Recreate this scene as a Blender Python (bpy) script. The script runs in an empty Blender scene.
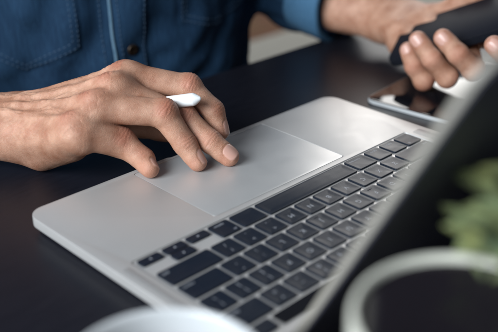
import bpy, bmesh, math, random
import numpy as np
from mathutils import Vector, Matrix
from mathutils.bvhtree import BVHTree

# ----------------------------------------------------------------------------
# Scene is laid out in millimetres on the laptop's deck (z = 0 is the deck, the
# desk top is at z = -12) and converted to metres with the desk top at z = 0.
# ----------------------------------------------------------------------------
SC = bpy.context.scene
COL = SC.collection
DESK_Z = -12.0
def M3(p): return Vector((p[0]*.001, p[1]*.001, (p[2]-DESK_Z)*.001))

# ---------------------------------------------------------------- camera
cam_d = bpy.data.cameras.new('camera'); cam = bpy.data.objects.new('camera', cam_d); COL.objects.link(cam)
r0 = Vector((-0.71125, 0.70294, 0.00154)); r1 = Vector((0.30686, 0.31246, -0.89900)); r2 = Vector((-0.63243, -0.63894, -0.43795))
mat = Matrix((( r0.x, -r1.x, -r2.x), (r0.y, -r1.y, -r2.y), (r0.z, -r1.z, -r2.z))).to_4x4()
mat.translation = M3((521.16, 337.19, 268.37))
cam.matrix_world = mat
cam_d.sensor_width = 36; cam_d.sensor_fit = 'HORIZONTAL'; cam_d.lens = 59.39
cam_d.clip_start = .01; cam_d.clip_end = 60
cam_d.dof.use_dof = True; cam_d.dof.focus_distance = .612; cam_d.dof.aperture_fstop = 4.6; cam_d.dof.aperture_blades = 0
SC.camera = cam
SC.view_settings.view_transform = 'Standard'; SC.view_settings.look = 'None'
SC.view_settings.exposure = 0; SC.view_settings.gamma = 1

# ---------------------------------------------------------------- world and windows
W = bpy.data.worlds.new('World'); SC.world = W; W.use_nodes = True
bg = W.node_tree.nodes['Background']; bg.inputs[0].default_value = (.55, .62, .75, 1); bg.inputs[1].default_value = .14

def window_light(name, loc, target, sx, sy, power, color):
    d = bpy.data.lights.new(name, 'AREA'); d.shape = 'RECTANGLE'; d.size = sx; d.size_y = sy; d.energy = power; d.color = color
    o = bpy.data.objects.new(name, d); COL.objects.link(o)
    o.location = loc
    o.rotation_euler = (Vector(target)-Vector(loc)).to_track_quat('-Z', 'Y').to_euler()
    return o
# tall window across the room behind the sitter's left shoulder: gives the sheen on desk, keys and deck
window_light('window_far', (-2.35, -1.75, 1.30), (-.05, -.1, 0), 2.3, 1.5, 46, (1, .98, .95))
# wide window on the sitter's right: the soft cool light on hand, laptop side and mugs
window_light('window_side', (1.86, -.02, 1.02), (.15, -.05, 0), 1.3, 1.1, 84, (.86, .94, 1))

# ---------------------------------------------------------------- materials
def new_mat(name):
    m = bpy.data.materials.new(name); m.use_nodes = True
    return m, m.node_tree, m.node_tree.nodes['Principled BSDF']
def setp(b, **k):
    for n, v in k.items():
        b.inputs[n.replace('_', ' ')].default_value = (*v, 1) if isinstance(v, tuple) and len(v) == 3 and n.endswith('olor') else v
def nd(t, kind, **k):
    n = t.nodes.new(kind)
    for a, v in k.items(): setattr(n, a, v)
    return n
def plain(name, col, rough=.5, metal=0., noise=None, bump=0., coat=0., spec=.5):
    """principled with a little procedural variation: noise = (scale, amount)"""
    m, t, b = new_mat(name)
    setp(b, Base_Color=col, Roughness=rough, Metallic=metal)
    b.inputs['Coat Weight'].default_value = coat; b.inputs['Specular IOR Level'].default_value = spec
    if noise:
        tc = nd(t, 'ShaderNodeTexCoord'); n = nd(t, 'ShaderNodeTexNoise'); n.inputs['Scale'].default_value = noise[0]; n.inputs['Detail'].default_value = 5
        t.links.new(tc.outputs['Object'], n.inputs['Vector'])
        mx = nd(t, 'ShaderNodeMix', data_type='RGBA'); mx.inputs[6].default_value = (*[c*(1-noise[1]) for c in col], 1); mx.inputs[7].default_value = (*[min(1, c*(1+noise[1])) for c in col], 1)
        t.links.new(n.outputs['Fac'], mx.inputs[0]); t.links.new(mx.outputs[2], b.inputs['Base Color'])
        rr = nd(t, 'ShaderNodeMapRange'); rr.inputs[3].default_value = rough*.88; rr.inputs[4].default_value = min(1, rough*1.12)
        t.links.new(n.outputs['Fac'], rr.inputs[0]); t.links.new(rr.outputs[0], b.inputs['Roughness'])
        if bump:
            bp = nd(t, 'ShaderNodeBump'); bp.inputs['Strength'].default_value = bump; bp.inputs['Distance'].default_value = .0003
            t.links.new(n.outputs['Fac'], bp.inputs['Height']); t.links.new(bp.outputs[0], b.inputs['Normal'])
    return m

MAT = {}
MAT['alu'] = plain('anodised aluminium', (.57, .55, .535), .42, .5, (3500, .05), .06)
MAT['alu_edge'] = plain('polished aluminium edge', (.66, .67, .68), .38, .45, (2500, .03))
MAT['alu_lid'] = plain('lid edge reflection tint', (.27, .25, .215), .65, .1, (2500, .03))  # warm reflection along the lid edge is put into this base colour
MAT['trackpad'] = plain('trackpad glass', (.545, .54, .535), .36, .5, (2500, .03), .03)
MAT['key'] = plain('black key plastic', (.008, .012, .021), .36, 0, (900, .25), .12, 0, .28)
MAT['legend'] = plain('key legend', (.30, .31, .34), .5, 0, (900, .05))
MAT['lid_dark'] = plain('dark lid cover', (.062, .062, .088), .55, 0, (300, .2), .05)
MAT['glass_black'] = plain('black glass', (.006, .006, .008), .06, 0, (40, .2), 0, .3)
MAT['rubber'] = plain('black rubber', (.01, .01, .01), .8, 0, (400, .2))
MAT['ceramic'] = plain('white glazed ceramic', (.62, .61, .53), .2, 0, (60, .04), .02, .4)
MAT['ceramic_white'] = plain('bright white ceramic', (.52, .53, .54), .35, 0, (60, .03), .02, .4)
MAT['coffee'] = plain('black coffee', (.012, .010, .013), .10, 0, (30, .2))
MAT['white_plastic'] = plain('white plastic', (.80, .80, .80), .28, 0, (200, .02), 0, .2)
MAT['phone'] = plain('phone body', (.010, .011, .015), .45, 0, (300, .2))
MAT['screen'] = plain('phone screen glass', (.010, .011, .016), .4, 0, (60, .2), 0, .0)
for k_ in ('phone', 'screen'): MAT[k_].node_tree.nodes['Principled BSDF'].inputs['IOR'].default_value = 1.06
MAT['paper'] = plain('white paper', (.75, .75, .74), .8, 0, (200, .03), .1)
MAT['brass'] = plain('dark brass', (.05, .035, .025), .4, .8, (500, .25), .2)
MAT['thread'] = plain('pale stitching thread', (.055, .10, .165), .8, 0, (700, .2))
MAT['soil'] = plain('potting soil', (.03, .02, .014), .95, 0, (250, .7), 1)
MAT['bench'] = plain('pale grey bench cushion', (.33, .32, .28), .85, 0, (60, .12), .3)
MAT['bench_wood'] = plain('bench leg wood', (.22, .12, .06), .5, 0, (25, .3), .1)

# greasy patches and wipe marks: broad roughness variation on the metal and the trackpad
for k_, lo_, hi_ in (('alu', .40, .455), ('trackpad', .33, .41), ('key', .31, .43)):
    t = MAT[k_].node_tree; b = t.nodes['Principled BSDF']
    tc = nd(t, 'ShaderNodeTexCoord'); n1 = nd(t, 'ShaderNodeTexNoise'); n1.inputs['Scale'].default_value = 38; n1.inputs['Detail'].default_value = 6; n1.inputs['Distortion'].default_value = 1.2
    t.links.new(tc.outputs['Object'], n1.inputs['Vector'])
    rr = nd(t, 'ShaderNodeMapRange'); rr.inputs[1].default_value = .3; rr.inputs[2].default_value = .7; rr.inputs[3].default_value = lo_; rr.inputs[4].default_value = hi_
    t.links.new(n1.outputs['Fac'], rr.inputs[0]); t.links.new(rr.outputs[0], b.inputs['Roughness'])

# desk: black lacquered top with faint grain and dust-level roughness variation
m, t, b = new_mat('black desk laminate'); MAT['desk'] = m
tc = nd(t, 'ShaderNodeTexCoord'); mp = nd(t, 'ShaderNodeMapping'); mp.inputs['Scale'].default_value = (14, 90, 90)
n1 = nd(t, 'ShaderNodeTexNoise'); n1.inputs['Scale'].default_value = 3; n1.inputs['Detail'].default_value = 8
t.links.new(tc.outputs['Object'], mp.inputs[0]); t.links.new(mp.outputs[0], n1.inputs['Vector'])
cr = nd(t, 'ShaderNodeValToRGB'); cr.color_ramp.elements[0].color = (.005, .0052, .0085, 1); cr.color_ramp.elements[1].color = (.010, .010, .015, 1); b.inputs['Specular IOR Level'].default_value = .28
t.links.new(n1.outputs['Fac'], cr.inputs[0]); t.links.new(cr.outputs[0], b.inputs['Base Color'])
rr = nd(t, 'ShaderNodeMapRange'); rr.inputs[3].default_value = .35; rr.inputs[4].default_value = .44
t.links.new(n1.outputs['Fac'], rr.inputs[0]); t.links.new(rr.outputs[0], b.inputs['Roughness'])
bp = nd(t, 'ShaderNodeBump'); bp.inputs['Strength'].default_value = .08; bp.inputs['Distance'].default_value = .0004
t.links.new(n1.outputs['Fac'], bp.inputs['Height']); t.links.new(bp.outputs[0], b.inputs['Normal'])

# wooden floor boards far below
m, t, b = new_mat('oak floor boards'); MAT['floor'] = m
tc = nd(t, 'ShaderNodeTexCoord'); br = nd(t, 'ShaderNodeTexBrick'); br.inputs['Scale'].default_value = 1
br.inputs['Color1'].default_value = (.30, .165, .088, 1); br.inputs['Color2'].default_value = (.22, .115, .06, 1); br.inputs['Mortar'].default_value = (.05, .03, .02, 1)
br.inputs['Mortar Size'].default_value = .004; br.inputs['Brick Width'].default_value = 1.2; br.inputs['Row Height'].default_value = .14
t.links.new(tc.outputs['Object'], br.inputs['Vector'])
n1 = nd(t, 'ShaderNodeTexNoise'); n1.inputs['Scale'].default_value = 9; n1.inputs['Detail'].default_value = 7
mx = nd(t, 'ShaderNodeMix', data_type='RGBA', blend_type='MULTIPLY'); mx.inputs[0].default_value = .5
t.links.new(tc.outputs['Object'], n1.inputs['Vector']); t.links.new(br.outputs['Color'], mx.inputs[6]); t.links.new(n1.outputs['Color'], mx.inputs[7])
t.links.new(mx.outputs[2], b.inputs['Base Color']); setp(b, Roughness=.45)

# speaker grille: rows of tiny drilled holes
m, t, b = new_mat('perforated aluminium'); MAT['grille'] = m
tc = nd(t, 'ShaderNodeTexCoord'); vo = nd(t, 'ShaderNodeTexVoronoi'); vo.inputs['Scale'].default_value = 900; vo.inputs['Randomness'].default_value = 0
t.links.new(tc.outputs['Object'], vo.inputs['Vector'])
cr = nd(t, 'ShaderNodeValToRGB'); cr.color_ramp.elements[0].position = .30; cr.color_ramp.elements[0].color = (.05, .05, .05, 1); cr.color_ramp.elements[1].position = .36; cr.color_ramp.elements[1].color = (.56, .54, .53, 1)
t.links.new(vo.outputs['Distance'], cr.inputs[0]); t.links.new(cr.outputs[0], b.inputs['Base Color']); setp(b, Roughness=.45, Metallic=.5)

# skin
m, t, b = new_mat('skin'); MAT['skin'] = m
tc = nd(t, 'ShaderNodeTexCoord')
def noise(scale, det=4, rough=.55):
    n = nd(t, 'ShaderNodeTexNoise'); n.inputs['Scale'].default_value = scale; n.inputs['Detail'].default_value = det; n.inputs['Roughness'].default_value = rough
    t.links.new(tc.outputs['Object'], n.inputs['Vector']); return n
nm = noise(70, 5); nf = noise(420, 4)
base = nd(t, 'ShaderNodeValToRGB'); e = base.color_ramp.elements
e[0].position = .3; e[0].color = (.33, .145, .085, 1); e[1].position = .68; e[1].color = (.54, .305, .21, 1)
t.links.new(nm.outputs['Fac'], base.inputs[0])
fr = nd(t, 'ShaderNodeMapRange'); fr.inputs[1].default_value = .56; fr.inputs[2].default_value = .75; fr.inputs[4].default_value = .22
t.links.new(nf.outputs['Fac'], fr.inputs[0])
m1 = nd(t, 'ShaderNodeMix', data_type='RGBA'); m1.inputs[7].default_value = (.30, .13, .075, 1)
t.links.new(fr.outputs[0], m1.inputs[0]); t.links.new(base.outputs[0], m1.inputs[6])
ar = nd(t, 'ShaderNodeAttribute', attribute_name='red'); an = nd(t, 'ShaderNodeAttribute', attribute_name='nail')
m2 = nd(t, 'ShaderNodeMix', data_type='RGBA'); m2.inputs[7].default_value = (.42, .14, .09, 1)
t.links.new(ar.outputs['Fac'], m2.inputs[0]); t.links.new(m1.outputs[2], m2.inputs[6])
m3 = nd(t, 'ShaderNodeMix', data_type='RGBA'); m3.inputs[7].default_value = (.54, .31, .25, 1)
t.links.new(an.outputs['Fac'], m3.inputs[0]); t.links.new(m2.outputs[2], m3.inputs[6]); t.links.new(m3.outputs[2], b.inputs['Base Color'])
mr = nd(t, 'ShaderNodeMapRange'); mr.inputs[3].default_value = .50; mr.inputs[4].default_value = .30
t.links.new(an.outputs['Fac'], mr.inputs[0]); t.links.new(mr.outputs[0], b.inputs['Roughness'])
b.inputs['Subsurface Weight'].default_value = .22; b.inputs['Subsurface Radius'].default_value = (1, .38, .2); b.inputs['Subsurface Scale'].default_value = .0028
b.inputs['Specular IOR Level'].default_value = .42
vo = nd(t, 'ShaderNodeTexVoronoi', feature='DISTANCE_TO_EDGE'); vo.inputs['Scale'].default_value = 1250
wob = nd(t, 'ShaderNodeMix', data_type='VECTOR'); wob.inputs[0].default_value = .0025
nw = noise(260, 2); t.links.new(tc.outputs['Object'], wob.inputs[4]); t.links.new(nw.outputs['Color'], wob.inputs[5]); t.links.new(wob.outputs[1], vo.inputs['Vector'])
ve = nd(t, 'ShaderNodeMapRange'); ve.inputs[2].default_value = .22; t.links.new(vo.outputs['Distance'], ve.inputs[0])
n2 = noise(700, 3)
ad = nd(t, 'ShaderNodeMath', operation='MULTIPLY_ADD'); ad.inputs[1].default_value = .6; t.links.new(ve.outputs[0], ad.inputs[0]); t.links.new(n2.outputs['Fac'], ad.inputs[2])
inv = nd(t, 'ShaderNodeMath', operation='MULTIPLY_ADD'); inv.inputs[1].default_value = -.5; inv.inputs[2].default_value = .55; t.links.new(an.outputs['Fac'], inv.inputs[0])
bp = nd(t, 'ShaderNodeBump'); bp.inputs['Distance'].default_value = .0003
t.links.new(inv.outputs[0], bp.inputs['Strength']); t.links.new(ad.outputs[0], bp.inputs['Height']); t.links.new(bp.outputs[0], b.inputs['Normal'])

# denim
def denim(name, dark, light):
    m, t, b = new_mat(name)
    tc = nd(t, 'ShaderNodeTexCoord')
    def N(scale, sc=(1, 1, 1), det=5):
        mp = nd(t, 'ShaderNodeMapping'); mp.inputs['Scale'].default_value = sc; mp.inputs['Rotation'].default_value = (0, 0, math.radians(25))
        n = nd(t, 'ShaderNodeTexNoise'); n.inputs['Scale'].default_value = scale; n.inputs['Detail'].default_value = det
        t.links.new(tc.outputs['Object'], mp.inputs[0]); t.links.new(mp.outputs[0], n.inputs['Vector']); return n
    a = N(16, (1, 1, .6)); s = N(160, (3.5, 3.5, .35), 3); w = N(1500, (1, 1, 1), 2)
    c = nd(t, 'ShaderNodeValToRGB'); c.color_ramp.elements[0].position = .32; c.color_ramp.elements[0].color = (*dark, 1); c.color_ramp.elements[1].position = .72; c.color_ramp.elements[1].color = (*light, 1)
    s1 = nd(t, 'ShaderNodeMath', operation='MULTIPLY_ADD'); s1.inputs[1].default_value = .55; t.links.new(s.outputs['Fac'], s1.inputs[0])
    a1 = nd(t, 'ShaderNodeMath', operation='MULTIPLY'); a1.inputs[1].default_value = .45; t.links.new(a.outputs['Fac'], a1.inputs[0]); t.links.new(a1.outputs[0], s1.inputs[2])
    t.links.new(s1.outputs[0], c.inputs[0]); t.links.new(c.outputs[0], b.inputs['Base Color'])
    ad = nd(t, 'ShaderNodeMath', operation='ADD'); t.links.new(w.outputs['Fac'], ad.inputs[0]); t.links.new(s.outputs['Fac'], ad.inputs[1])
    bp = nd(t, 'ShaderNodeBump'); bp.inputs['Strength'].default_value = .5; bp.inputs['Distance'].default_value = .0006
    t.links.new(ad.outputs[0], bp.inputs['Height']); t.links.new(bp.outputs[0], b.inputs['Normal'])
    setp(b, Roughness=.85); b.inputs['Specular IOR Level'].default_value = .2
    return m
MAT['denim'] = denim('blue denim', (.004, .018, .045), (.014, .046, .094))
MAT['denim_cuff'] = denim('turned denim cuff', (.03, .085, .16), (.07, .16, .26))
MAT['denim_worn'] = denim('worn denim edge', (.05, .11, .17), (.13, .21, .28))

# leaves
m, t, b = new_mat('leaf'); MAT['leaf'] = m
tc = nd(t, 'ShaderNodeTexCoord'); n1 = nd(t, 'ShaderNodeTexNoise'); n1.inputs['Scale'].default_value = 45; n1.inputs['Detail'].default_value = 4
t.links.new(tc.outputs['Object'], n1.inputs['Vector'])
cr = nd(t, 'ShaderNodeValToRGB'); cr.color_ramp.elements[0].position = .35; cr.color_ramp.elements[0].color = (.10, .145, .085, 1); cr.color_ramp.elements[1].position = .7; cr.color_ramp.elements[1].color = (.36, .38, .15, 1)
t.links.new(n1.outputs['Fac'], cr.inputs[0]); t.links.new(cr.outputs[0], b.inputs['Base Color']); setp(b, Roughness=.5)
b.inputs['Subsurface Weight'].default_value = .1; b.inputs['Subsurface Radius'].default_value = (.3, 1, .2); b.inputs['Subsurface Scale'].default_value = .002
MAT['stem'] = plain('stem', (.07, .085, .03), .6, 0, (80, .3))

# ---------------------------------------------------------------- object helpers
ROOTW = {}
def thing(name, label, cat, loc, group=None):
    o = bpy.data.objects.new(name, None); COL.objects.link(o); o.empty_display_size = .01
    o.location = M3(loc); o['label'] = label; o['category'] = cat
    if group: o['group'] = group
    ROOTW[o] = o.location.copy()
    return o
def tag(o, label, cat, group=None):
    o['label'] = label; o['category'] = cat
    if group: o['group'] = group
    return o
def org(parent):
    return ROOTW[parent]
def mesh_obj(name, verts, faces, mats, parent=None, smooth=True, midx=None, at=None):
    """verts in mm (laptop frame); one mesh object, origin at the parent's origin (or at `at`)"""
    o0 = org(parent) if parent else (M3(at) if at is not None else Vector((0, 0, 0)))
    me = bpy.data.meshes.new(name)
    v = np.asarray(verts, float)*.001; v[:, 2] -= DESK_Z*.001; v = v-np.array(o0)
    me.from_pydata([tuple(q) for q in v], [], [tuple(int(i) for i in f) for f in faces])
    for mm in (mats if isinstance(mats, (list, tuple)) else [mats]): me.materials.append(mm)
    if midx is not None: me.polygons.foreach_set('material_index', midx)
    if smooth: me.polygons.foreach_set('use_smooth', [True]*len(me.polygons))
    me.update()
    o = bpy.data.objects.new(name, me); COL.objects.link(o)
    if parent: o.parent = parent
    else: o.location = o0
    ROOTW[o] = o0.copy()
    return o
def bm_obj(name, bm, mats, parent=None, smooth=False, at=None):
    bm.normal_update()
    bm.verts.index_update()
    v = [tuple(q.co) for q in bm.verts]; f = [[q.index for q in p.verts] for p in bm.faces]; mi = [p.material_index for p in bm.faces]
    sm = [p.smooth for p in bm.faces]
    o = mesh_obj(name, v, f, mats, parent, False, mi, at)
    o.data.polygons.foreach_set('use_smooth', sm if not smooth else [True]*len(f))
    bm.free()
    return o
def autosmooth(o, deg=35):
    me = o.data
    me.polygons.foreach_set('use_smooth', [True]*len(me.polygons))
    bm = bmesh.new(); bm.from_mesh(me)
    for e in bm.edges:
        if len(e.link_faces) == 2: e.smooth = e.calc_face_angle(0) < math.radians(deg)
    bm.to_mesh(me); bm.free()
def rrect(x0, x1, y0, y1, r, n=6):
    out = []
    for cx, cy, a0 in ((x1-r, y1-r, 0), (x0+r, y1-r, 90), (x0+r, y0+r, 180), (x1-r, y0+r, 270)):
        for i in range(n+1):
            a = math.radians(a0+90*i/n); out.append((cx+r*math.cos(a), cy+r*math.sin(a)))
    return out
def curve_plate(name, loops, z0, z1, bevel, m, parent, res=3):
    """filled 2D outline with holes, from z0 to z1, edges rounded by `bevel`"""
    cu = bpy.data.curves.new(name, 'CURVE'); cu.dimensions = '2D'; cu.fill_mode = 'BOTH'
    for lp in loops:
        s = cu.splines.new('POLY'); s.points.add(len(lp)-1); s.use_cyclic_u = True
        for p, q in zip(s.points, lp): p.co = (q[0], q[1], 0, 1)
    cu.extrude = (z1-z0)/2-bevel; cu.bevel_depth = bevel; cu.bevel_resolution = res; cu.offset = -bevel
    tmp = bpy.data.objects.new('tmp', cu); COL.objects.link(tmp)
    dg = bpy.context.evaluated_depsgraph_get(); dg.update()
    me = bpy.data.meshes.new_from_object(tmp.evaluated_get(dg))
    v = np.array([q.co for q in me.vertices]); v[:, 2] += (z0+z1)/2
    f = [list(p.vertices) for p in me.polygons]
    bpy.data.objects.remove(tmp); bpy.data.curves.remove(cu); bpy.data.meshes.remove(me)
    o = mesh_obj(name, v, f, m, parent)
    bm = bmesh.new(); bm.from_mesh(o.data); bmesh.ops.remove_doubles(bm, verts=bm.verts, dist=1e-7); bm.to_mesh(o.data); bm.free()
    autosmooth(o, 40)
    return o
def box_bm(x0, x1, y0, y1, z0, z1, bev=0, seg=2):
    bm = bmesh.new(); bmesh.ops.create_cube(bm, size=1)
    for v in bm.verts: v.co = Vector(((x0+x1)/2+v.co.x*(x1-x0), (y0+y1)/2+v.co.y*(y1-y0), (z0+z1)/2+v.co.z*(z1-z0)))
    if bev: bmesh.ops.bevel(bm, geom=bm.edges[:], offset=bev, segments=seg, affect='EDGES', profile=.5)
    return bm
def lathe(profile, n=64, centre=(0, 0)):
    v = []; f = []; k = len(profile)
    for i in range(n):
        a = 2*math.pi*i/n
        for r, z in profile: v.append((centre[0]+r*math.cos(a), centre[1]+r*math.sin(a), z))
    for i in range(n):
        for j in range(k-1):
            a = i*k+j; b_ = ((i+1) % n)*k+j
            f.append((a, b_, b_+1, a+1))
    return v, f
def tube(pts, rad, n=10, caps=True):
    pts = [Vector(p) for p in pts]; rad = rad if hasattr(rad, '__len__') else [rad]*len(pts)
    v = []; f = []; up = None
    for i, p in enumerate(pts):
        d = (pts[min(i+1, len(pts)-1)]-pts[max(i-1, 0)]).normalized()
        if up is None: up = d.orthogonal().normalized()
        up = (up-d*up.dot(d)).normalized(); s = d.cross(up)
        for k in range(n):
            a = 2*math.pi*k/n; q = p+(up*math.cos(a)+s*math.sin(a))*rad[i]; v.append(tuple(q))
    for i in range(len(pts)-1):
        for k in range(n): f.append((i*n+k, i*n+(k+1) % n, (i+1)*n+(k+1) % n, (i+1)*n+k))
    if caps: f.append(tuple(range(n))[::-1]); f.append(tuple((len(pts)-1)*n+k for k in range(n)))
    return v, f
def frame_obj(name, o, u, w, n, build, mats, parent, smooth=False):
    """a bmesh made in local axes (u, w, n) from origin o, placed in the laptop frame"""
    bm = build; o, u, w, n = Vector(o), Vector(u), Vector(w), Vector(n)
    for v in bm.verts: v.co = o+u*v.co.x+w*v.co.y+n*v.co.z
    bmesh.ops.recalc_face_normals(bm, faces=bm.faces)
    ob = bm_obj(name, bm, mats, parent)
    autosmooth(ob, 40)
    return ob

# ---------------------------------------------------------------- setting
fl = mesh_obj('floor', [(-6000, -6000, -752), (6000, -6000, -752), (6000, 6000, -752), (-6000, 6000, -752)], [(0, 1, 2, 3)], MAT['floor'], smooth=False)
fl['kind'] = 'structure'
EDGE = -248
dk = thing('desk', 'black laminate desk that the laptop and the forearms rest on', 'desk', (100, 200, -752))
o = bm_obj('desk_top', box_bm(-1000, 1100, EDGE, 620, DESK_Z-28, DESK_Z, 2.5, 3), MAT['desk'], dk); autosmooth(o)
for x in (-940, 1040):
    for y in (EDGE+60, 560):
        o = bm_obj('leg', box_bm(x-25, x+25, y-25, y+25, -752, DESK_Z-28.5, 2), MAT['desk'], dk); autosmooth(o)
bn = thing('bench', 'pale grey cushioned bench in the blurred background behind the sitter', 'bench', (-850, -900, -752))
bmx = box_bm(-1500, -420, -1000, -560, -430, -310, 30, 4); o = bm_obj('cushion', bmx, MAT['bench'], bn); autosmooth(o)
o = bm_obj('seat_board', box_bm(-1480, -440, -985, -580, -462, -431, 4), MAT['bench_wood'], bn)
for x in (-1440, -480):
    for y in (-950, -620):
        bm_obj('leg', box_bm(x-22, x+22, y-22, y+22, -752, -463, 3), MAT['bench_wood'], bn)

# ---------------------------------------------------------------- laptop
LT = thing('laptop', 'open silver laptop with black keys under the typing hand', 'laptop', (134, 2, -12))
X0, X1, Y0, Y1 = -21.5, 290, -108.5, 112
outer = rrect(X0, X1, Y0, Y1, 12, 10)
# shallow finger scoop in the front edge
i0 = next(i for i, q in enumerate(outer) if q[1] < Y0+.001 and q[0] > 0 and outer[i-1][0] < 20)
outer = outer[:i0]+[(103, Y0), (104.5, Y0+.35), (106, Y0+1.2), (107.5, Y0+1.6), (164.5, Y0+1.6), (166, Y0+1.2), (167.5, Y0+.35), (169, Y0)]+outer[i0:]
KX0, KX1, KY0, KY1 = -1.6, 277.8, -10.4, 102
TX0, TX1, TY0, TY1 = 69, 203.5, -104.2, -15.6
kb_hole = rrect(KX0, KX1, KY0, KY1, 2.6, 5); tp_hole = rrect(TX0, TX1, TY0, TY1, 2.8, 5)
curve_plate('base', [outer, kb_hole, tp_hole], -7.2, 0, .35, MAT['alu'], LT)
inner = rrect(X0+2.2, X1-2.2, Y0+2.2, Y1-2.2, 10, 8)
curve_plate('bottom_cover', [inner], -10.6, -7.25, 1.4, MAT['alu_edge'], LT)
bm_obj('keyboard_tray', box_bm(KX0-1, KX1+1, KY0-1, KY1+1, -6, -.85), MAT['alu'], LT)
curve_plate('trackpad', [rrect(TX0+.3, TX1-.3, TY0+.3, TY1-.3, 2.6, 5)], -3, -.12, .15, MAT['trackpad'], LT)
bm_obj('trackpad_well', box_bm(TX0-1, TX1+1, TY0-1, TY1+1, -6, -3.2), MAT['rubber'], LT)
for gx0, gx1 in ((X0+5.5, KX0-4), (KX1+3.2, X1-3.2)):
    curve_plate('speaker_grille', [rrect(gx0, gx1, KY0+4, KY1-3, 2, 4)], -.02, .03, .01, MAT['grille'], LT, 1)
for x in (X0+22, X1-22):
    for y in (Y0+18, Y1-18):
        v, f = lathe([(0, -12), (6.5, -12), (7.5, -11.2), (7.5, -10.55), (0, -10.55)], 24, (x, y)); mesh_obj('rubber_foot', v, f, MAT['rubber'], LT)
for y in (58, 74):
    bm_obj('port', box_bm(X1-1.0, X1+.05, y-4.4, y+4.4, -5.2, -2.5, .2), MAT['rubber'], LT)

def text_mesh(body, size, cx, cy, z, align='CENTER'):
    cu = bpy.data.curves.new('t', 'FONT'); cu.body = body; cu.size = size; cu.align_x = align; cu.align_y = 'CENTER'; cu.resolution_u = 3
    tmp = bpy.data.objects.new('t', cu); COL.objects.link(tmp)
    dg = bpy.context.evaluated_depsgraph_get(); dg.update()
    me = bpy.data.meshes.new_from_object(tmp.evaluated_get(dg))
    v = [(q.co.x+cx, q.co.y+cy, z) for q in me.vertices]; f = [list(p.vertices) for p in me.polygons]
    bpy.data.objects.remove(tmp); bpy.data.curves.remove(cu); bpy.data.meshes.remove(me)
    return v, f
def key(cx, cy, w, h, legends=(), z=.5, m='key'):
    """one key cap: dished top, rounded corners, dark skirt; legends lie a hair above the cap"""
    V = []; F = []; MI = []
    rings = [(-.12, -.84, 1.6), (0, -.25, 1.5), (0, z-.28, 1.5), (-.10, z-.08, 1.45), (-.32, z, 1.3), (-1.6, z-.12, 1.0), (-3.2, z-.26, .8), (-5.2, z-.36, .6)]
    n = 5; k = 4*(n+1)
    rings = [q for q in rings if q[0] > -min(w, h)/2+1.1]
    for off, zz, r in rings:
        for x, y in rrect(cx-w/2-off, cx+w/2+off, cy-h/2-off, cy+h/2+off, r, n): V.append((x, y, zz))
    for i in range(len(rings)-1):
        for j in range(k): F.append((i*k+j, i*k+(j+1) % k, (i+1)*k+(j+1) % k, (i+1)*k+j))
    F.append(tuple((len(rings)-1)*k+j for j in range(k)))
    MI = [0]*len(F)
    for body, size, dx, dy, al in legends:
        tv, tf = text_mesh(body, size, cx+dx, cy+dy, 0, al); b0 = len(V)
        tv = [(x, y, float(np.interp(min(w/2-abs(x-cx), h/2-abs(y-cy)), [q[0]*-1 for q in rings[3:]], [q[1] for q in rings[3:]]))+.02) for x, y, _ in tv]
        V += tv; F += [[i+b0 for i in q] for q in tf]; MI += [1]*len(tf)
    o = mesh_obj('key', V, F, [MAT[m], MAT['legend']], LT, True, MI)
    return o
U, V_ = 19.05, 18.8
KW, KH = 16.5, 16.2
def row(r, items):
    u = 0
    for it in items:
        wd, leg = it
        key((u+wd/2)*U, r*V_, wd*U-(U-KW), KH, leg); u += wd
def L(c): return [(c, 5.6, 0, 0, 'CENTER')]
def D(a, b_): return [(a, 4.6, 0, 3.3, 'CENTER'), (b_, 4.8, 0, -3.4, 'CENTER')]
def wl(s, w): return [(s, 3.4, -(w*U-(U-KW))/2+1.8, -4.6, 'LEFT')]
def wr(s, w): return [(s, 3.4, (w*U-(U-KW))/2-1.8, -4.6, 'RIGHT')]
row(0, [(1, [('fn', 3.4, 5.6, 4.6, 'RIGHT')]), (1, [('control', 3.0, 0, -4.6, 'CENTER')]), (1, [('option', 3.0, 0, -4.6, 'CENTER')]), (1.25, [('command', 3.0, 1.5, -4.6, 'CENTER')]),
        (5, []), (1.25, []), (1, [('option', 3.2, .5, -4.8, 'CENTER'), ('alt', 2.8, -5, 5, 'CENTER')])])
hh = 7.6
def tri(o_, cx, cy, ang, s=1.25):
    # small arrow printed on the key: joined into the key's own mesh
    bm = bmesh.new(); bm.from_mesh(o_.data); zz = (.52-DESK_Z)*.001-org(LT).z
    vs = [bm.verts.new(((cx+s*math.cos(ang+a))*.001-org(LT).x, (cy+s*math.sin(ang+a))*.001-org(LT).y, zz)) for a in (0, 2.2, -2.2)]
    f = bm.faces.new(vs); f.material_index = 1; bm.to_mesh(o_.data); bm.free()
for uc, dy, ang in ((12, -4.3, math.pi), (13, -4.3, -math.pi/2), (13, 4.3, math.pi/2), (14, -4.3, 0)):
    o = key(uc*U, dy, KW, hh); tri(o, uc*U, dy, ang)
row(1, [(2.25, wl('shift', 2.25))]+[(1, L(c)) for c in 'ZXCVBNM']+[(1, D('<', ',')), (1, D('>', '.')), (1, D('?', '/')), (2.25, wr('shift', 2.25))])
row(2, [(1.75, wl('caps lock', 1.75))]+[(1, L(c)) for c in 'ASDFGHJKL']+[(1, D(':', ';')), (1, D('"', "'")), (1.75, wr('return', 1.75))])
row(3, [(1.5, wl('tab', 1.5))]+[(1, L(c)) for c in 'QWERTYUIOP']+[(1, D('{', '[')), (1, D('}', ']')), (1, D('|', '\\'))])
row(4, [(1, D(a, b_)) for a, b_ in zip('~!@#$%^&*()_+', '`1234567890-=')]+[(1.5, wr('delete', 1.5))])
YF = 4*V_+KH/2+2.6+5
key(.5*U, YF, KW, 10, [('esc', 3.2, 0, 0, 'CENTER')])
key(14*U, YF, KW, 10)
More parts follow.
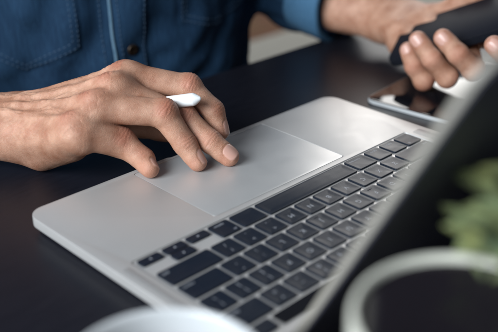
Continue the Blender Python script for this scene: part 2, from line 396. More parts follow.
# F and J homing bars
for uc in (5.25, 8.25):
    bm_obj('homing_bar', box_bm(uc*U-2, uc*U+2, 2*V_-5.7, 2*V_-5.1, .28, .55, .1), MAT['key'], LT)
curve_plate('touch_strip', [rrect(1.1*U, 13.4*U, YF-5, YF+5, 1.2, 4)], -.84, .1, .1, MAT['glass_black'], LT, 2)

# lid: leans 27 degrees back from upright, hinged along the rear edge
al = math.radians(27); hu = (1, 0, 0); hw = (0, math.sin(al), math.cos(al)); hn = (0, -math.cos(al), math.sin(al))   # hn faces the sitter
HO = (X0, 114.6, -1.0)
LW, LH = X1-X0, 208
def slab(x0, x1, y0, y1, z0, z1, r, bev, seg=2, nc=8):
    bm = bmesh.new(); lp = rrect(x0, x1, y0, y1, r, nc)
    bot = [bm.verts.new((x, y, z0)) for x, y in lp]; top = [bm.verts.new((x, y, z1)) for x, y in lp]; k = len(lp)
    for i in range(k): bm.faces.new((bot[i], bot[(i+1) % k], top[(i+1) % k], top[i]))
    bm.faces.new(top); bm.faces.new(bot[::-1])
    if bev:
        es = [e for e in bm.edges if abs(e.verts[0].co.z-e.verts[1].co.z) < 1e-6]
        bmesh.ops.bevel(bm, geom=es, offset=bev, segments=seg, affect='EDGES', profile=.5)
    return bm
lid = frame_obj('lid', HO, hu, hw, hn, slab(0, LW, 4, LH, -4.6, -1.2, 11, .5), MAT['alu_lid'], LT)
frame_obj('back_cover', HO, hu, hw, hn, slab(.6, LW-.6, 4.6, LH-.6, -5.4, -4.62, 10.6, .4), MAT['lid_dark'], lid)
frame_obj('display_glass', HO, hu, hw, hn, slab(3, LW-3, 9, LH-3, -1.18, -.95, 8, .1), MAT['glass_black'], lid)
v, f = tube([(30, Y1+1.2, -2.2), (240, Y1+1.2, -2.2)], 3.4, 20); mesh_obj('hinge', v, f, MAT['rubber'], LT)

# ---------------------------------------------------------------- signed-distance modelling
rng = np.random.default_rng(4)
def seg_axis(parts):
    out = []
    for a, b_, h in parts: out.append(np.arange(a, b_-1e-6, h))
    out.append([parts[-1][1]]); return np.concatenate(out).astype(np.float32)
class Field:
    def __init__(s, xs, ys, zs):
        s.ax = (xs, ys, zs); s.g = np.full((len(xs), len(ys), len(zs)), 60., np.float32)
    def sub(s, lo, hi):
        sl = tuple(slice(max(0, np.searchsorted(a, l)-1), min(len(a), np.searchsorted(a, h)+1)) for a, l, h in zip(s.ax, lo, hi))
        X = s.ax[0][sl[0]][:, None, None]; Y = s.ax[1][sl[1]][None, :, None]; Z = s.ax[2][sl[2]][None, None, :]
        return sl, (X, Y, Z)
def smin(a, b_, k):
    h = np.maximum(k-np.abs(a-b_), 0)/k
    return np.minimum(a, b_)-h*h*k*.25
def cone(P, a, b_, ra, rb, nrm=None, flat=1.):
    """tapered capsule; flattened by `flat` along nrm"""
    a = np.asarray(a, np.float32); b_ = np.asarray(b_, np.float32); ab = b_-a
    px, py, pz = P[0]-a[0], P[1]-a[1], P[2]-a[2]
    L2 = float(ab@ab)+1e-6
    t = np.clip((px*ab[0]+py*ab[1]+pz*ab[2])/L2, 0, 1)
    qx, qy, qz = px-t*ab[0], py-t*ab[1], pz-t*ab[2]
    d2 = qx*qx+qy*qy+qz*qz
    if nrm is not None:
        h = qx*nrm[0]+qy*nrm[1]+qz*nrm[2]; d2 = d2+h*h*(flat*flat-1)
    return np.sqrt(d2)-(ra+(rb-ra)*t)
def bbox(items, pad):
    pts = []; 
    for a, b_, ra, rb in items: pts += [np.asarray(a)-ra, np.asarray(a)+ra, np.asarray(b_)-rb, np.asarray(b_)+rb]
    pts = np.array(pts); return pts.min(0)-pad, pts.max(0)+pad
def surface_nets(F):
    g = F.g; ins = g < 0
    n = [k-1 for k in g.shape]
    cnt = np.zeros(n, np.uint8)
    for i in (0, 1):
        for j in (0, 1):
            for k in (0, 1): cnt += ins[i:n[0]+i, j:n[1]+j, k:n[2]+k]
    act = (cnt > 0) & (cnt < 8); idx = np.argwhere(act)
    ids = np.full(n, -1, np.int32); ids[act] = np.arange(len(idx))
    I, J, K = idx.T
    acc = np.zeros((len(idx), 3)); c = np.zeros(len(idx))
    cor = [(i, j, k) for i in (0, 1) for j in (0, 1) for k in (0, 1)]
    val = {q: g[I+q[0], J+q[1], K+q[2]].astype(np.float64) for q in cor}
    for q in cor:
        for d in range(3):
            if q[d] == 0:
                r = list(q); r[d] = 1; r = tuple(r); a, b_ = val[q], val[r]; cr = (a < 0) != (b_ < 0)
                tt = np.where(cr, a/np.where(cr, a-b_, 1), 0)
                p = np.array(q, float)[None]+np.zeros((len(idx), 3)); p[:, d] = tt
                acc += np.where(cr[:, None], p, 0); c += cr
    loc = acc/c[:, None]
    V = np.empty((len(idx), 3))
    for d, (ax, ii) in enumerate(zip(F.ax, (I, J, K))): V[:, d] = ax[ii]+(ax[ii+1]-ax[ii])*loc[:, d]
    quads = []
    for d in range(3):
        a, b_ = [(1, 2), (2, 0), (0, 1)][d]
        s0 = [slice(None)]*3; s1 = [slice(None)]*3; s0[d] = slice(0, -1); s1[d] = slice(1, None)
        e = np.argwhere(ins[tuple(s0)] != ins[tuple(s1)])
        e = e[(e[:, a] > 0) & (e[:, b_] > 0) & (e[:, a] < n[a]) & (e[:, b_] < n[b_])]
        sgn = ins[tuple(e.T)]
        def at(da, db):
            q = e.copy(); q[:, a] += da; q[:, b_] += db; return ids[tuple(q.T)]
        q = np.stack([at(-1, -1), at(0, -1), at(0, 0), at(-1, 0)], 1)
        q[~sgn] = q[~sgn][:, ::-1]; quads.append(q)
    Q = np.concatenate(quads); Q = Q[(Q >= 0).all(1)]
    return V, Q
def vnormals(V, Q):
    a = V[Q[:, 2]]-V[Q[:, 0]]; b_ = V[Q[:, 3]]-V[Q[:, 1]]; fn = np.cross(a, b_); N = np.zeros_like(V)
    for k in range(4): np.add.at(N, Q[:, k], fn)
    return N/(np.linalg.norm(N, axis=1, keepdims=True)+1e-12)
def relax(V, Q, it, keep=None):
    for _ in range(it):
        S = np.zeros_like(V); c = np.zeros(len(V))
        for k in range(4):
            np.add.at(S, Q[:, k], V[Q[:, (k+1) % 4]]+V[Q[:, (k+3) % 4]]); np.add.at(c, Q[:, k], 2)
        V = .5*V+.5*S/c[:, None]
    return V
def unit(v): v = np.asarray(v, float); return v/(np.linalg.norm(v)+1e-9)

# ---------------------------------------------------------------- the sitter's anatomy (joint positions, mm)
RH = dict(
 W=(237, -205.1, 16.8),
 I=[(173.3, -145.8, 56.5), (140.1, -113.9, 48.5), (131.0, -96.2, 31.6), (130.5, -89.0, 17.5)],
 M=[(192.3, -136.5, 54.0), (154.0, -103.3, 29.9), (149.0, -80.0, 16.6), (142.3, -66.9, 6.9)],
 R=[(211.9, -132.4, 46.5), (174.3, -102.6, 40.2), (168.0, -86.5, 18.4), (165.3, -76.0, 7.0)],
 P=[(230.5, -132.0, 34.0), (201.6, -119.2, 20.0), (194.8, -102.5, 9.6), (197.3, -91.6, 6.8)],
 T=[(212, -186, 15), (184, -166, 16), (160, -146, 13), (148, -131, 9)],
 elbow=(404, -390, 34), shoulder=(235, -490, 330))
RR = dict(I=(11.9, 10.2, 8.8, 7.2), M=(12.0, 10.2, 8.8, 7.3), R=(11.6, 10.8, 8.9, 6.7), P=(12.8, 11.0, 8.6, 6.3), T=(14, 12, 10.5, 8.5))
PH_O = np.array((-165.4, -130.9, 32.2)); PU = unit((-.211, .878, .430)); PW = unit((.893, .353, -.281)); PN = np.cross(PU, PW); PN = PN if PN[2] > 0 else -PN
def PH(a, b_, c): return PH_O+a*PU+b_*PW+c*PN
CAMP = np.array((521.16, 337.19, 268.37)); CR = np.array([list(r0), list(r1), list(r2)])
LHJ = dict(
 W=(-197, -172, 24),
 P=[tuple(PH(22, 34, -22)), (-107.2, -64.7, 3.9), (-101.3, -73.2, 17.0), (-103.5, -82.9, 29.7)],
 R=[tuple(PH(42, 34, -24)), (-108.3, -41.3, 12.6), (-97.0, -52.0, 29.9), (-94.9, -67.3, 44.8)],
 M=[tuple(PH(63, 32, -24)), (-113.2, -17.8, 24.0), (-100.6, -28.3, 39.4), (-97.2, -43.1, 51.5)],
 I=[tuple(PH(84, 28, -22)), (-117.3, 27.4, 32.5), (-104.9, 17.2, 45.5), (-101.7, 4.5, 54.8)],
 T=[tuple(PH(-8, 4, -20)), tuple(PH(24, -15, -10)), tuple(PH(56, -14.5, -3)), tuple(PH(82, -11, 1))],
 elbow=(-188, -306, 42), shoulder=(-202, -326, 330))
LR = dict(I=(11, 10, 9.2, 7.8), M=(11.4, 10.2, 9.3, 7.9), R=(11, 10, 9.1, 7.7), P=(10.4, 9.6, 8.6, 7.2), T=(14, 12, 10, 8.4))
TC = np.array((20., -399., 0.)); PHI = math.radians(20)
TF = np.array((math.sin(PHI), math.cos(PHI), 0)); TL_ = np.array((-math.cos(PHI), math.sin(PHI), 0))   # forward, sitter's left

def dorsal(J, hint=None):
    """dorsal direction of each of the 3 bones of a finger (J: 4 joints)"""
    J = np.array(J, float); bs = [unit(J[i+1]-J[i]) for i in range(3)]
    if hint is not None:
        hs = [np.array((.05, .2, .97)), np.array((.05, .2, .97))*.6+np.array(hint)*.4, np.array(hint)]
        return [unit(h-b_*(h@b_)) for h, b_ in zip(hs, bs)], None
    m = unit(np.cross(J[1]-J[0], J[3]-J[1]))
    return [unit(np.cross(b_, m)) for b_ in bs], m
HINT = dict(I=(-.55, .6, .55), M=(.16, .55, .72), R=(-.52, .72, .5), P=(-.6, .6, .5), T=(-.3, .2, .9))
def hand_frame(H):
    Wp = np.array(H['W'], float); mc = np.mean([H[f][0] for f in 'IMRP'], 0); a = unit(mc-Wp)
    rho = np.array(H['I'][0])-np.array(H['P'][0]); rho = unit(rho-a*(rho@a)); nu = np.cross(a, rho)
    return Wp, a, rho, nu
def add_hand(F, H, R, nusign, wr=15.0, lo=None, hi=None):
    Wp, a, rho, nu = hand_frame(H); nu = nu*nusign
    meta = []
    for f, off, in zip('IMRP', (13, 5, -4, -12)):
        meta.append((Wp+rho*off+a*2+nu*(1.5 if f in 'MR' else 0), np.array(H[f][0])-nu*1.5, wr, R[f][0]-.8))
    pads = [(Wp-rho*11-nu*6+a*12, np.array(H['P'][0])-nu*8, 14.5, 10.5),
            ((234., -178., 2.), (226., -147., 17.), 13.6, 12) if nusign > 0 else (Wp-rho*9-nu*7+a*18, Wp-rho*13-nu*10+a*46, 14, 11.5),
            (Wp+rho*3-nu*5+a*12, np.array(H['M'][0])-nu*9-a*6, 13, 8),
            (np.array(H['T'][0]), np.array(H['T'][1]), R['T'][0], R['T'][1]),
            (Wp+rho*9-nu*4+a*4, np.array(H['T'][0]), 13, R['T'][0])]
    el = np.array(H['elbow'], float); fd = unit(el-Wp)
    ulna = (Wp-rho*12-fd*2, el-rho*14, 15.5, 33); rad = (Wp+rho*12-fd*2, el+rho*12, 15.0, 34)
    mid = (Wp-fd*2, Wp*.3+el*.7, 15.5, 37)
    lo_, hi_ = bbox(meta+pads+[ulna, rad], 14)
    sl, P = F.sub(lo_, hi_)
    D = None
    for c in meta: d = cone(P, *c, nrm=nu, flat=1.05); D = d if D is None else smin(D, d, 15)
    for c in pads: D = smin(D, cone(P, *c), 10)
    arm = smin(smin(cone(P, *ulna), cone(P, *rad), 12), cone(P, *mid), 14)
    D = smin(D, arm, 16)
    for f in 'IMRP':   # knuckle heads
        q = np.array(H[f][0]); D = smin(D, cone(P, q-a*2, q+a*1, R[f][0]-1.2, R[f][0]-1.5), 9)
    full = np.full(F.g.shape, 60., np.float32) if False else None
    F.g[sl] = np.minimum(F.g[sl], D)
    palm = F.g.copy()
    for f in 'IMRPT':
        J = [np.array(q) for q in H[f]]; r = R[f]
        cs = [(J[0], J[1], r[0], r[1]*.97), (J[1], J[2], r[1]*.97, r[2]*.98), (J[2], J[3], r[2]*.98, r[3])]
        lo_, hi_ = bbox(cs, 8); sl, P = F.sub(lo_, hi_)
        ds, _ = dorsal(J, HINT[f] if H is RH else None)
        G = None
        for i, c in enumerate(cs):
            d = cone(P, *c, nrm=ds[i], flat=1.06)
            # slim the middle of each phalanx
            G = d if G is None else smin(G, d, 3.5)
        if f == 'P' and H is RH:
            v_ = ds[0]*1.6+np.array((.8, .8, .3)); G = smin(G, cone(P, J[0]*.82+J[1]*.18+v_, J[0]*.2+J[1]*.8+v_*.4, 12.4, 11.3), 3)
        G = smin(G, cone(P, J[1], J[1]+ds[1]*1.2, r[1], r[1]*.93), 3)
        # finger pulp on the palmar side of the tip
        G = smin(G, cone(P, J[2]*.35+J[3]*.65-ds[2]*1.0, J[3]-ds[2]*.6, r[3]*.95, r[3]*.88), 4)
        both = smin(palm[sl], G, 3 if f == 'P' else 6)
        F.g[sl] = smin(F.g[sl], both, 1.2)

# -- body: both arms, both hands and the trunk under the shirt, one continuous surface
HF = .8
xs = seg_axis([(-380, -245, 9), (-245, -85, 2.0), (-85, 115, 8), (115, 288, HF), (288, 330, 2.5), (330, 480, 8)])
ys = seg_axis([(-640, -360, 10), (-360, -250, 5), (-250, -55, HF), (-55, 25, 2.0)])
zs = seg_axis([(-320, -14, 16), (-14, 78, HF), (78, 120, 4), (120, 470, 12)])
B = Field(xs, ys, zs)
def trunk(P, grow=0.):
    rx, ry = P[0]-TC[0], P[1]-TC[1]
    l = (rx*TL_[0]+ry*TL_[1]); f = (rx*TF[0]+ry*TF[1]); z = P[2]
    w = 168+grow-np.clip((z-120)/300, 0, 1)*18; d = 108+grow-np.clip((z-150)/260, 0, 1)*22
    e = (np.sqrt((l/w)**2+(f/d)**2)-1)*np.minimum(w, d)*.95
    return np.maximum(e, np.abs(z-50)-(320+grow))
sl, P = B.sub((-330, -620, -330), (330, -240, 480)); B.g[sl] = np.minimum(B.g[sl], trunk(P, -8.))
def upper_arm(Fd, H, r_el, r_sh, k=18):
    c = (np.array(H['shoulder'], float), np.array(H['elbow'], float), r_sh, r_el); lo, hi = bbox([c], 30); sl, P = Fd.sub(lo, hi)
    Fd.g[sl] = smin(Fd.g[sl], cone(P, *c), k)
    s = np.array(H['shoulder'], float); c = (s, np.array((TC[0], TC[1], 340.)), r_sh, r_sh+10); lo, hi = bbox([c], 30); sl, P = Fd.sub(lo, hi)
    Fd.g[sl] = smin(Fd.g[sl], cone(P, *c), 30)
upper_arm(B, RH, 40, 56); upper_arm(B, LHJ, 38, 54)
nk = (np.array((TC[0], TC[1], 380.)), np.array((TC[0]+10, TC[1]+20, 460.)), 56, 54)
add_hand(B, RH, RR, 1, 14.6)
add_hand(B, LHJ, LR, -1, 14.0)
BV, BQ = surface_nets(B); del B
BV = relax(BV, BQ, 1)
BN = vnormals(BV, BQ)

# -- creases, tendons, veins, nails
RED = np.zeros(len(BV)); NAIL = np.zeros(len(BV)); DISP = np.zeros(len(BV))
def sstep(a, b_, x): t_ = np.clip((x-a)/(b_-a), 0, 1); return t_*t_*(3-2*t_)
def wavy(P, s=1.): return (np.sin(P[:, 0]*1.3*s+P[:, 1]*.7*s)+np.sin(P[:, 1]*1.9*s-P[:, 2]*1.1*s+1.3)+np.sin(P[:, 2]*1.7*s+P[:, 0]*.5*s+.4))/3
def detail(H, R, amp=1., nails='IMRP', nusign=1):
    global BV
    for f in 'IMRPT':
        J = np.array(H[f], float); ds, _ = dorsal(J, HINT[f] if H is RH else None); r = R[f]
        near = np.where((np.linalg.norm(BV-J[1], axis=1) < 75))[0]
        Pn = BV[near]
        # joint creases
        for ji in (1, 2):
            ax = unit(unit(J[ji]-J[ji-1])+unit(J[ji+1]-J[ji])); dd = unit(ds[ji-1]+ds[ji]); mm = unit(np.cross(ax, dd))
            q = Pn-J[ji]; s_ = q@ax; h = q@dd; lat = q@mm; rad = np.sqrt(h*h+lat*lat)
            ok = (np.abs(s_) < 9) & (rad < r[ji]*1.5)
            back = sstep(.05, .6, h/(rad+1e-6)); wv = wavy(Pn, .7)
            cr = 0
            lines = ((-5.0, .22), (-2.8, .36), (-.6, .44), (1.5, .40), (3.7, .32), (5.6, .18)) if ji == 1 else ((-3.0, .25), (-1.0, .40), (1.0, .40), (3.0, .25))
            for c_, A in lines: cr = cr-A*np.exp(-((s_-c_-wv*.55-lat*lat*.012*np.sign(c_))/.55)**2)
            puff = .35*np.exp(-(s_/4.5)**2)*(1 if ji == 1 else .6)
            # palmar fold
            pal = sstep(.2, .8, -h/(rad+1e-6)); cr2 = -.18*np.exp(-((s_-wv*.3)/.6)**2)
            DISP[near[ok]] += (amp*(.5 if f == 'P' else .8)*((cr+puff)*back+cr2*pal))[ok]
            rd = np.exp(-(s_/6.5)**2)*back*(.55 if ji == 1 else .30)
            RED[near[ok]] = np.maximum(RED[near[ok]], rd[ok])
        # reddish fingertip
        q = Pn-J[3]; ok = np.linalg.norm(q, axis=1) < r[3]*1.7
        RED[near[ok]] = np.maximum(RED[near[ok]], .32*sstep(r[3]*1.7, r[3]*.8, np.linalg.norm(q, axis=1))[ok])
    # back of the hand
    Wp, a, rho, nu = hand_frame(H); nu = nu*nusign
    q = BV-Wp; s_ = q@a; l = q@rho; h = q@nu
    ok = (s_ > -30) & (s_ < 95) & (np.abs(l) < 50) & (h > -5) & (h < 60); ii = np.where(ok)[0]
    s_, l = s_[ii], l[ii]; up = sstep(.15, .6, BN[ii]@nu); wv = wavy(BV[ii], .22); wv2 = wavy(BV[ii], .6); wv3 = wavy(BV[ii], 1.1)
    add = np.zeros(len(ii))
    def ridge(pts, A, w):
        pts = np.array(pts, float); best = np.full(len(ii), 1e9); tt = np.zeros(len(ii)); n = len(pts)-1
        for k in range(n):
            p0, p1 = pts[k], pts[k+1]; e_ = p1-p0; L2 = e_@e_
            t_ = np.clip(((s_-p0[0])*e_[0]+(l-p0[1])*e_[1])/L2, 0, 1); d_ = np.hypot(s_-p0[0]-t_*e_[0], l-p0[1]-t_*e_[1])
            nw = d_ < best; best[nw] = d_[nw]; tt[nw] = (k+t_[nw])/n
        return A*np.exp(-((best+wv*1.5)/w)**2)*np.minimum(1, np.minimum(tt, 1-tt)*7+.12)
    for f, off, A in zip('IMRP', (10, 4, -3, -9), (1.9, 2.6, 2.3, 1.5)):
        k = np.array(H[f][0])-Wp; ks, kl = k@a, k@rho
        add += ridge([(ks-3, kl), (ks*.55, kl*.55+off*.45), (6, off)], A, 3.0)
        # hollows between the knuckles and loose skin folds at each knuckle
        rr = np.hypot(s_-ks, l-kl); add += .5*np.exp(-(rr/7)**2)
        RED[ii] = np.maximum(RED[ii], .5*np.exp(-(rr/8)**2)*up)
        for dx in (-7, -4.6, -2.4, 0, 2.4): add -= .34*np.exp(-((s_-ks-dx-wv2*1.1)/.5)**2)*np.exp(-((l-kl)/7)**2)
    fs = ['I', 'M', 'R', 'P']
    for f1, f2 in zip(fs[:-1], fs[1:]):
        k = (np.array(H[f1][0])+np.array(H[f2][0]))/2-Wp; ks, kl = k@a, k@rho
        add -= 1.5*np.exp(-((s_-ks+4)/14)**2-((l-kl)/3.6)**2)
    for pts, A, w in (([(-28, -12), (2, -9), (26, -16), (48, -14), (66, -22)], .8, 1.7), ([(26, -16), (44, -5), (64, 3)], .75, 1.5), ([(-20, 8), (12, 7), (34, 12), (58, 14)], .8, 1.6), ([(12, 7), (30, -2), (44, -5)], .6, 1.4), ([(-30, -2), (-8, -3), (2, -9)], .6, 1.5)):
        add += ridge(pts, A, w)
    # fine skin folds across the back of the hand and the wrist
    add -= .34*np.maximum(0, np.sin(s_*1.15+wv*2.6+l*.10+wv2))**6*(.5+.5*wv2)
    add -= .2*np.maximum(0, np.sin(s_*.8-l*1.1+wv*3))**6
    for c_, A in ((-9, .5), (-14, .35), (-4, .3)): add -= A*np.exp(-((s_-c_-wv*1.6-wv2*.5)/.75)**2)
    add += .16*wv2+.35*wv
    DISP[ii] += amp*add*up
    RED[ii] = np.maximum(RED[ii], .16*(wv > .2)*up*sstep(.2, .6, wv))
detail(RH, RR, 1., nusign=1)
detail(LHJ, LR, .7, nusign=-1)
BV = BV+BN*DISP[:, None]
def nail(J, r, Ln=11.5, Wn=5.6, hint=None):
    J = np.array(J, float); ds, _ = dorsal(J, hint); mm = unit(np.cross(unit(J[3]-J[2]), ds[2])); b_ = unit(J[3]-J[2]); d = ds[2]; Lb = np.linalg.norm(J[3]-J[2])
    q = BV-J[2]; s_ = q@b_; l = q@mm; h = q@d
    Wn = min(Wn, r[3]*.76); s1 = Lb+r[3]*.72; s0 = s1-Ln; sc = (s0+s1)/2
    ok = (s_ > s0-4) & (s_ < s1+4) & (np.abs(l) < Wn+3) & (h > -.5) & (h < r[3]*2)
    ii = np.where(ok)[0]; s_, l, h = s_[ii], l[ii], h[ii]
    # superellipse footprint: square at the free edge, round at the cuticle
    e_ = ((np.abs(s_-sc)/(Ln/2))**3.2+(np.abs(l)/Wn)**3.2)**(1/3.2)
    m_ = sstep(1.04, .93, e_)
    hn_ = r[3]*1.03-l*l/(2*r[3]*1.05)-.012*(s_-s0)**2+.15
    groove = -.42*np.exp(-((e_-1.06)/.07)**2)*(s_ < s1-1)
    new = h+m_*np.clip(hn_-h, -1.2, .9)+groove
    BV[ii] += (new-h)[:, None]*d
    NAIL[ii] = np.maximum(NAIL[ii], m_); RED[ii] *= (1-m_)
for f in 'IMR': nail(RH[f], RR[f], 11.5, 5.7, HINT[f])
nail(RH['P'], RR['P'], 9.5, 4.7, HINT['P']); nail(RH['T'], RR['T'], 13, 6.6, HINT['T'])
for f in 'IMR': nail(LHJ[f], LR[f], 11, 5.4)
nail(LHJ['P'], LR['P'], 9, 4.4); nail(LHJ['T'], LR['T'], 13, 6.4)

PS = thing('person', 'person in a blue denim shirt, one hand on the trackpad, other hand holding a phone', 'person', (20, -399, -300))
body = mesh_obj('body', BV, BQ, MAT['skin'], PS)
for nme, arr in (('red', RED), ('nail', NAIL)):
    at_ = body.data.attributes.new(nme, 'FLOAT', 'POINT'); at_.data.foreach_set('value', arr.astype(np.float32))

# ---------------------------------------------------------------- denim shirt
S = Field(seg_axis([(-400, 480, 5)]), seg_axis([(-650, -180, 5)]), seg_axis([(-240, 440, 5)]))
sl, P = S.sub((-400, -650, -240), (480, -180, 440)); S.g[sl] = trunk(P, 4.)
def sleeve(H, rs, re, rc, cuff_t):
    sh, el, wr_ = (np.array(H[k], float) for k in ('shoulder', 'elbow', 'W')); end = el+(wr_-el)*cuff_t
    for c, k in (((sh, el, rs, re), 26), ((sh, np.array((TC[0], TC[1], 338.)), rs+2, rs+14), 40), ((el, end, re, rc), 14)):
        lo, hi = bbox([c], 40); s2, P2 = S.sub(lo, hi); d = cone(P2, *c)
        if k == 14:   # flat cut at the cuff
            fd = unit(end-el); d = np.maximum(d, (P2[0]-end[0])*fd[0]+(P2[1]-end[1])*fd[1]+(P2[2]-end[2])*fd[2])
        S.g[s2] = smin(S.g[s2], d, k)
    return end
r_end = sleeve(RH, 66, 54, 50, .16); l_end = sleeve(LHJ, 56, 48, 46, .50)
X, Y, Z = P
l = (X-TC[0])*TL_[0]+(Y-TC[1])*TL_[1]
wr_n = 2.6*np.sin(l*.045+Z*.030+1.2*np.sin(Z*.02+l*.012))+2.0*np.sin(l*.10-Z*.055+1.5*np.sin(l*.03+2))+1.2*np.sin(X*.21+Y*.17+Z*.09+2*np.sin(Z*.05))+1.0*np.sin(Z*.16+Y*.11+1.6*np.sin(X*.06))
S.g += wr_n.astype(np.float32)
SV, SQ = surface_nets(S); del S
SV = relax(SV, SQ, 1)
shirt = mesh_obj('shirt', SV, SQ, MAT['denim'], PS)
bvh = BVHTree.FromPolygons([tuple(q) for q in SV], [tuple(q) for q in SQ])
def on_shirt(l_, z_, off):
    o_ = TC+TL_*l_+TF*400+np.array((0, 0, z_)); hit = bvh.ray_cast(Vector(o_), Vector(-TF))
    n_ = hit[1]; n_ = n_ if n_.dot(Vector(TF)) > 0 else -n_
    return np.array(hit[0])+np.array(n_)*off
def patch(name, loop_fn, nu_, nv_, off, m, parent, thick=1.2):
    """cloth patch on the shirt front: loop_fn(u, v) -> (left, z)"""
    V = []; F = []
    for i in range(nu_+1):
        for j in range(nv_+1):
            edge = min(i, nu_-i, j, nv_-j); V.append(on_shirt(*loop_fn(i/nu_, j/nv_), off if edge > 0 else off-thick))
    for i in range(nu_):
        for j in range(nv_): a_ = i*(nv_+1)+j; F.append((a_, a_+1, a_+nv_+2, a_+nv_+1))
    return mesh_obj(name, V, F, m, parent)
def stitch(pts, parent, off, dash=2.6, gap=2.2, r=.34):
    """one run of thread: short dashes following (left, z) points"""
    pts = np.array(pts, float); seg = np.linalg.norm(np.diff(pts, axis=0), axis=1); cum = np.r_[0, np.cumsum(seg)]
    V = []; F = []; s_ = 0
    while s_+dash < cum[-1]:
        q = [on_shirt(*[np.interp(x_, cum, pts[:, k]) for k in (0, 1)], off) for x_ in (s_, s_+dash*.5, s_+dash)]
        v, f = tube(q, r, 5); b0 = len(V); V += v; F += [[i+b0 for i in g] for g in f]; s_ += dash+gap
    return mesh_obj('stitching', V, F, MAT['thread'], parent)
# button placket down the front, its worn pale edge, and the buttons
pk = patch('placket', lambda u, v: (-18+u*36, -150+v*420), 8, 80, 2.6, MAT['denim'], shirt, 2.4)
patch('placket_edge', lambda u, v: (-19.5+u*3.2, -150+v*420), 3, 80, 3.2, MAT['denim_worn'], shirt, 1.5)
for dx in (-11, 13): stitch([(dx, -140), (dx, 265)], shirt, 3.0)
stitch([(-28, -140), (-28, 265)], shirt, .6)
def button(z_):
    c = on_shirt(0, z_, 2.7); c2 = on_shirt(0, z_, 8); n_ = unit(c2-c); t1 = unit(np.cross(n_, (0, 0, 1))); t2 = np.cross(n_, t1)
    prof = [(0, 2.2), (2.4, 2.1), (3.2, 2.7), (5.2, 2.6), (5.9, 1.9), (5.9, .6), (4, 0), (0, 0)]; V, F = lathe(prof, 28)
    V = np.array(V); V = c+V[:, :1]*t1+V[:, 1:2]*t2+V[:, 2:]*n_
    mesh_obj('button', V, F, MAT['brass'], shirt)
for z_ in (-64, 18, 100, 182, 264): button(z_)
# two chest pockets with stitched edges
def pocket(sgn, l0, l1, zb, zt, dip):
    def fn(u, v):
        l_ = l0+(l1-l0)*u; return (sgn*l_, zb-dip*(1-abs(2*u-1))*(1-v)+(zt-zb)*v)
    pk_ = patch('pocket', fn, 26, 26, 2.0, MAT['denim'], shirt, 1.9)
    for ins in (4, 9):
        stitch([(sgn*(l0+ins), zt), (sgn*(l0+ins), zb+ins*.9), (sgn*(l0+l1)/2, zb-dip+ins), (sgn*(l1-ins), zb+ins*.9), (sgn*(l1-ins), zt)], pk_, 2.2)
pocket(-1, 48, 150, 24, 150, 24)
pocket(1, 50, 140, 36, 160, 12)
# rolled cuffs
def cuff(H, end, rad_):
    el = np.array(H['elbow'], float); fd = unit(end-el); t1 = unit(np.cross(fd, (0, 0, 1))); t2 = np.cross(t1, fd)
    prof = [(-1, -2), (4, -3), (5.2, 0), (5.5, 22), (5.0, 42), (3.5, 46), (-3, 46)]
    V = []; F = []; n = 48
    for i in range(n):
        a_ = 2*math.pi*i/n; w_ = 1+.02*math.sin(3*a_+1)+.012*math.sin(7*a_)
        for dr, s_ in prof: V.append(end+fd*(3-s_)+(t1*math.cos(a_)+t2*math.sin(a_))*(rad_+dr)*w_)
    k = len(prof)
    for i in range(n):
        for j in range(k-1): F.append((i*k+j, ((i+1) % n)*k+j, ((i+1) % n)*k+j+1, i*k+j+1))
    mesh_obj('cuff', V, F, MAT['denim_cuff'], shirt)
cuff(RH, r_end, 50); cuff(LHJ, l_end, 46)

# ---------------------------------------------------------------- phone, tablet, paper, stylus
ph = thing('phone', 'dark phone held tilted in the left hand above the desk', 'phone', tuple(PH(72, 35, -8)))
frame_obj('phone_body', PH_O, PU, PW, PN, slab(0, 146, 0, 70, -8, 0, 9, 1.6, 3), MAT['phone'], ph)
frame_obj('screen', PH_O, PU, PW, PN, slab(2.2, 143.8, 2.2, 67.8, .02, .35, 7.5, .15), MAT['screen'], ph)

tb = thing('tablet', 'black glass tablet with a silver rim lying beside the laptop', 'tablet', (-140, 0, -12))
frame_obj('tablet_body', (-55, -93, -12), (-.995, -.10, 0), (-.10, .995, 0), (0, 0, 1), slab(0, 165, 0, 240, 0.2, 3.6, 9, .4, 3), MAT['alu_edge'], tb)
frame_obj('tablet_glass', (-55, -93, -12), (-.995, -.10, 0), (-.10, .995, 0), (0, 0, 1), slab(0.5, 164.5, 0.5, 239.5, 3.62, 3.9, 8, .15), MAT['glass_black'], tb)

pp = frame_obj('paper_sheet', (-118, 2, -8.05), (-.90, .44, 0), (.44, .90, 0), (0, 0, 1), slab(0, 105, 0, 148, 0, .5, 1, 0), MAT['paper'], None)
tag(pp, 'white paper lying on the tablet below the phone', 'paper')

T0 = np.array((149.9, -88.0, 49.1)); T1 = np.array((188., -165., 27.)); td = unit(T1-T0)
st = thing('stylus', 'white stylus clamped between the fingers of the right hand', 'stylus', tuple(T0))
def along(prof):
    t1 = unit(np.cross(td, (0, 0, 1))); t2 = np.cross(td, t1); V, F = lathe(prof, 36); V = np.array(V)
    return T0+V[:, :1]*t1+V[:, 1:2]*t2+V[:, 2:]*td, F
V, F = along([(4.85, 6.3), (4.85, 60), (4.85, 110), (4.6, 118), (3.2, 122), (0, 123)]); mesh_obj('barrel', V, F, MAT['white_plastic'], st)
V, F = along([(0, 0), (.8, .15), (1.4, .7), (3.4, 3.4), (4.6, 5.4), (4.85, 6.28), (4.4, 6.29)]); mesh_obj('tip', V, F, MAT['white_plastic'], st)

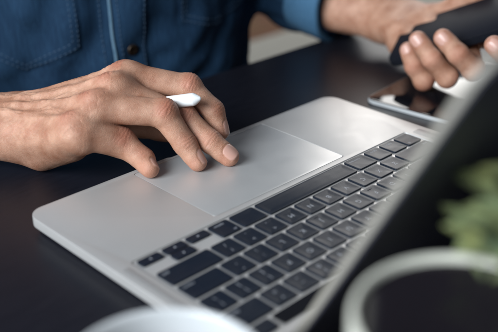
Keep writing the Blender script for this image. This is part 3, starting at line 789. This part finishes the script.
# ---------------------------------------------------------------- mugs and plant
def mug(label, cx, cy, rim_z, R_, liquid, hang, drop, m='ceramic'):
    tz_ = DESK_Z
    g = thing('mug', label, 'mug', (cx, cy, tz_), 'white mugs in the foreground')
    H_ = rim_z-tz_
    prof = [(0, tz_+3), (R_*.62, tz_+3), (R_*.66, tz_), (R_*.74, tz_+.6), (R_*.86, tz_+6), (R_*.95, tz_+18), (R_*.985, tz_+H_*.6), (R_, rim_z-2), (R_-.6, rim_z-.5), (R_-1.5, rim_z), (R_-2.7, rim_z-.5), (R_-3.3, rim_z-2), (R_-3.6, rim_z-14), (R_-5, tz_+18), (R_-11, tz_+8), (0, tz_+7)]
    V, F = lathe(prof, 96, (cx, cy)); cupo = mesh_obj('cup', V, F, MAT[m], g)
    c, s_ = math.cos(hang), math.sin(hang); pts = []
    for i in range(19):
        a_ = math.radians(-82+164*i/18); rr_ = R_*.96+math.cos(a_)*R_*.62; pts.append((cx+c*rr_, cy+s_*rr_, tz_+H_*.53+math.sin(a_)*H_*.30))
    V, F = tube(pts, [5.2-.8*math.sin(math.pi*i/18) for i in range(19)], 14); mesh_obj('handle', V, F, MAT[m], g)
    if liquid:
        zl = rim_z-drop; V, F = lathe([(0, zl), (R_-4.8, zl), (R_-3.4, zl+.4)], 64, (cx, cy)); mesh_obj('coffee', V, F, MAT[liquid], g)
    return g
mug('white mug of black coffee behind the laptop lid', 311, 232, 104, 42, 'coffee', math.radians(100), 3.5)
mug('white mug in front at the laptop corner', 369, 138, 60, 42, 'coffee', math.radians(20), 40, 'ceramic_white')

random.seed(8)
px_, py_ = 206, 224
pl = thing('potted_plant', 'small green leafy plant in a white pot behind the laptop lid', 'plant', (px_, py_, DESK_Z))
V, F = lathe([(0, -12), (30, -12), (33, -9), (42, 44), (42, 47), (40.5, 48), (39, 47), (38, 40), (0, 40)], 64, (px_, py_)); mesh_obj('pot', V, F, MAT['ceramic'], pl)
V, F = lathe([(0, 42), (20, 42.5), (37.5, 40.5)], 32, (px_, py_)); mesh_obj('soil', V, F, MAT['soil'], pl)
V = []; F = []; SVt = []; SFt = []
def leaf(base, d, up, Ln, Wd):
    d = Vector(d).normalized(); s_ = d.cross(Vector(up)).normalized(); n_ = s_.cross(d); b0 = len(V); K = 7
    for i in range(K):
        t_ = i/(K-1); w_ = Wd*math.sin(math.pi*min(1, t_*.93+.05))**.8; c = Vector(base)+d*Ln*t_-n_*Ln*.25*t_*t_
        for j in (-1, -.5, 0, .5, 1): V.append(tuple(c+s_*w_*j+n_*abs(j)*w_*.28))
    for i in range(K-1):
        for j in range(4): a_ = b0+i*5+j; F.append((a_, a_+1, a_+6, a_+5))
for k in range(22):
    a_ = random.uniform(0, 2*math.pi) if k > 17 else random.uniform(-.9, 1.0)
    lean = random.uniform(10, 44); hgt = random.uniform(50, 84)-lean*.35
    b0 = Vector((px_+math.cos(a_)*14, py_+math.sin(a_)*14, 41)); tp = b0+Vector((math.cos(a_)*lean, math.sin(a_)*lean-3, hgt))
    if k < 5: tp = Vector((random.uniform(266, 283), random.uniform(211, 226), random.uniform(109, 120)))
    elif k < 19: tp = Vector((random.uniform(236, 264), random.uniform(197, 222), random.uniform(90, 129)))
    pts = [b0.lerp(tp, q/5)+Vector((0, 0, 5*math.sin(q/5*math.pi))) for q in range(6)]
    v, f = tube(pts, [1.6, 1.5, 1.3, 1.2, 1.0, .7], 6); o0 = len(SVt); SVt += v; SFt += [[i+o0 for i in g] for g in f]
    for q in range(13):
        t_ = .35+.65*q/12; c = b0.lerp(tp, t_); b_ = q*2.4+k
        leaf(c, (math.cos(b_), math.sin(b_), random.uniform(.1, .8)), (0, 0, 1), random.uniform(14, 24), random.uniform(5, 9))
mesh_obj('stem', SVt, SFt, MAT['stem'], pl)
mesh_obj('foliage', V, F, MAT['leaf'], pl)
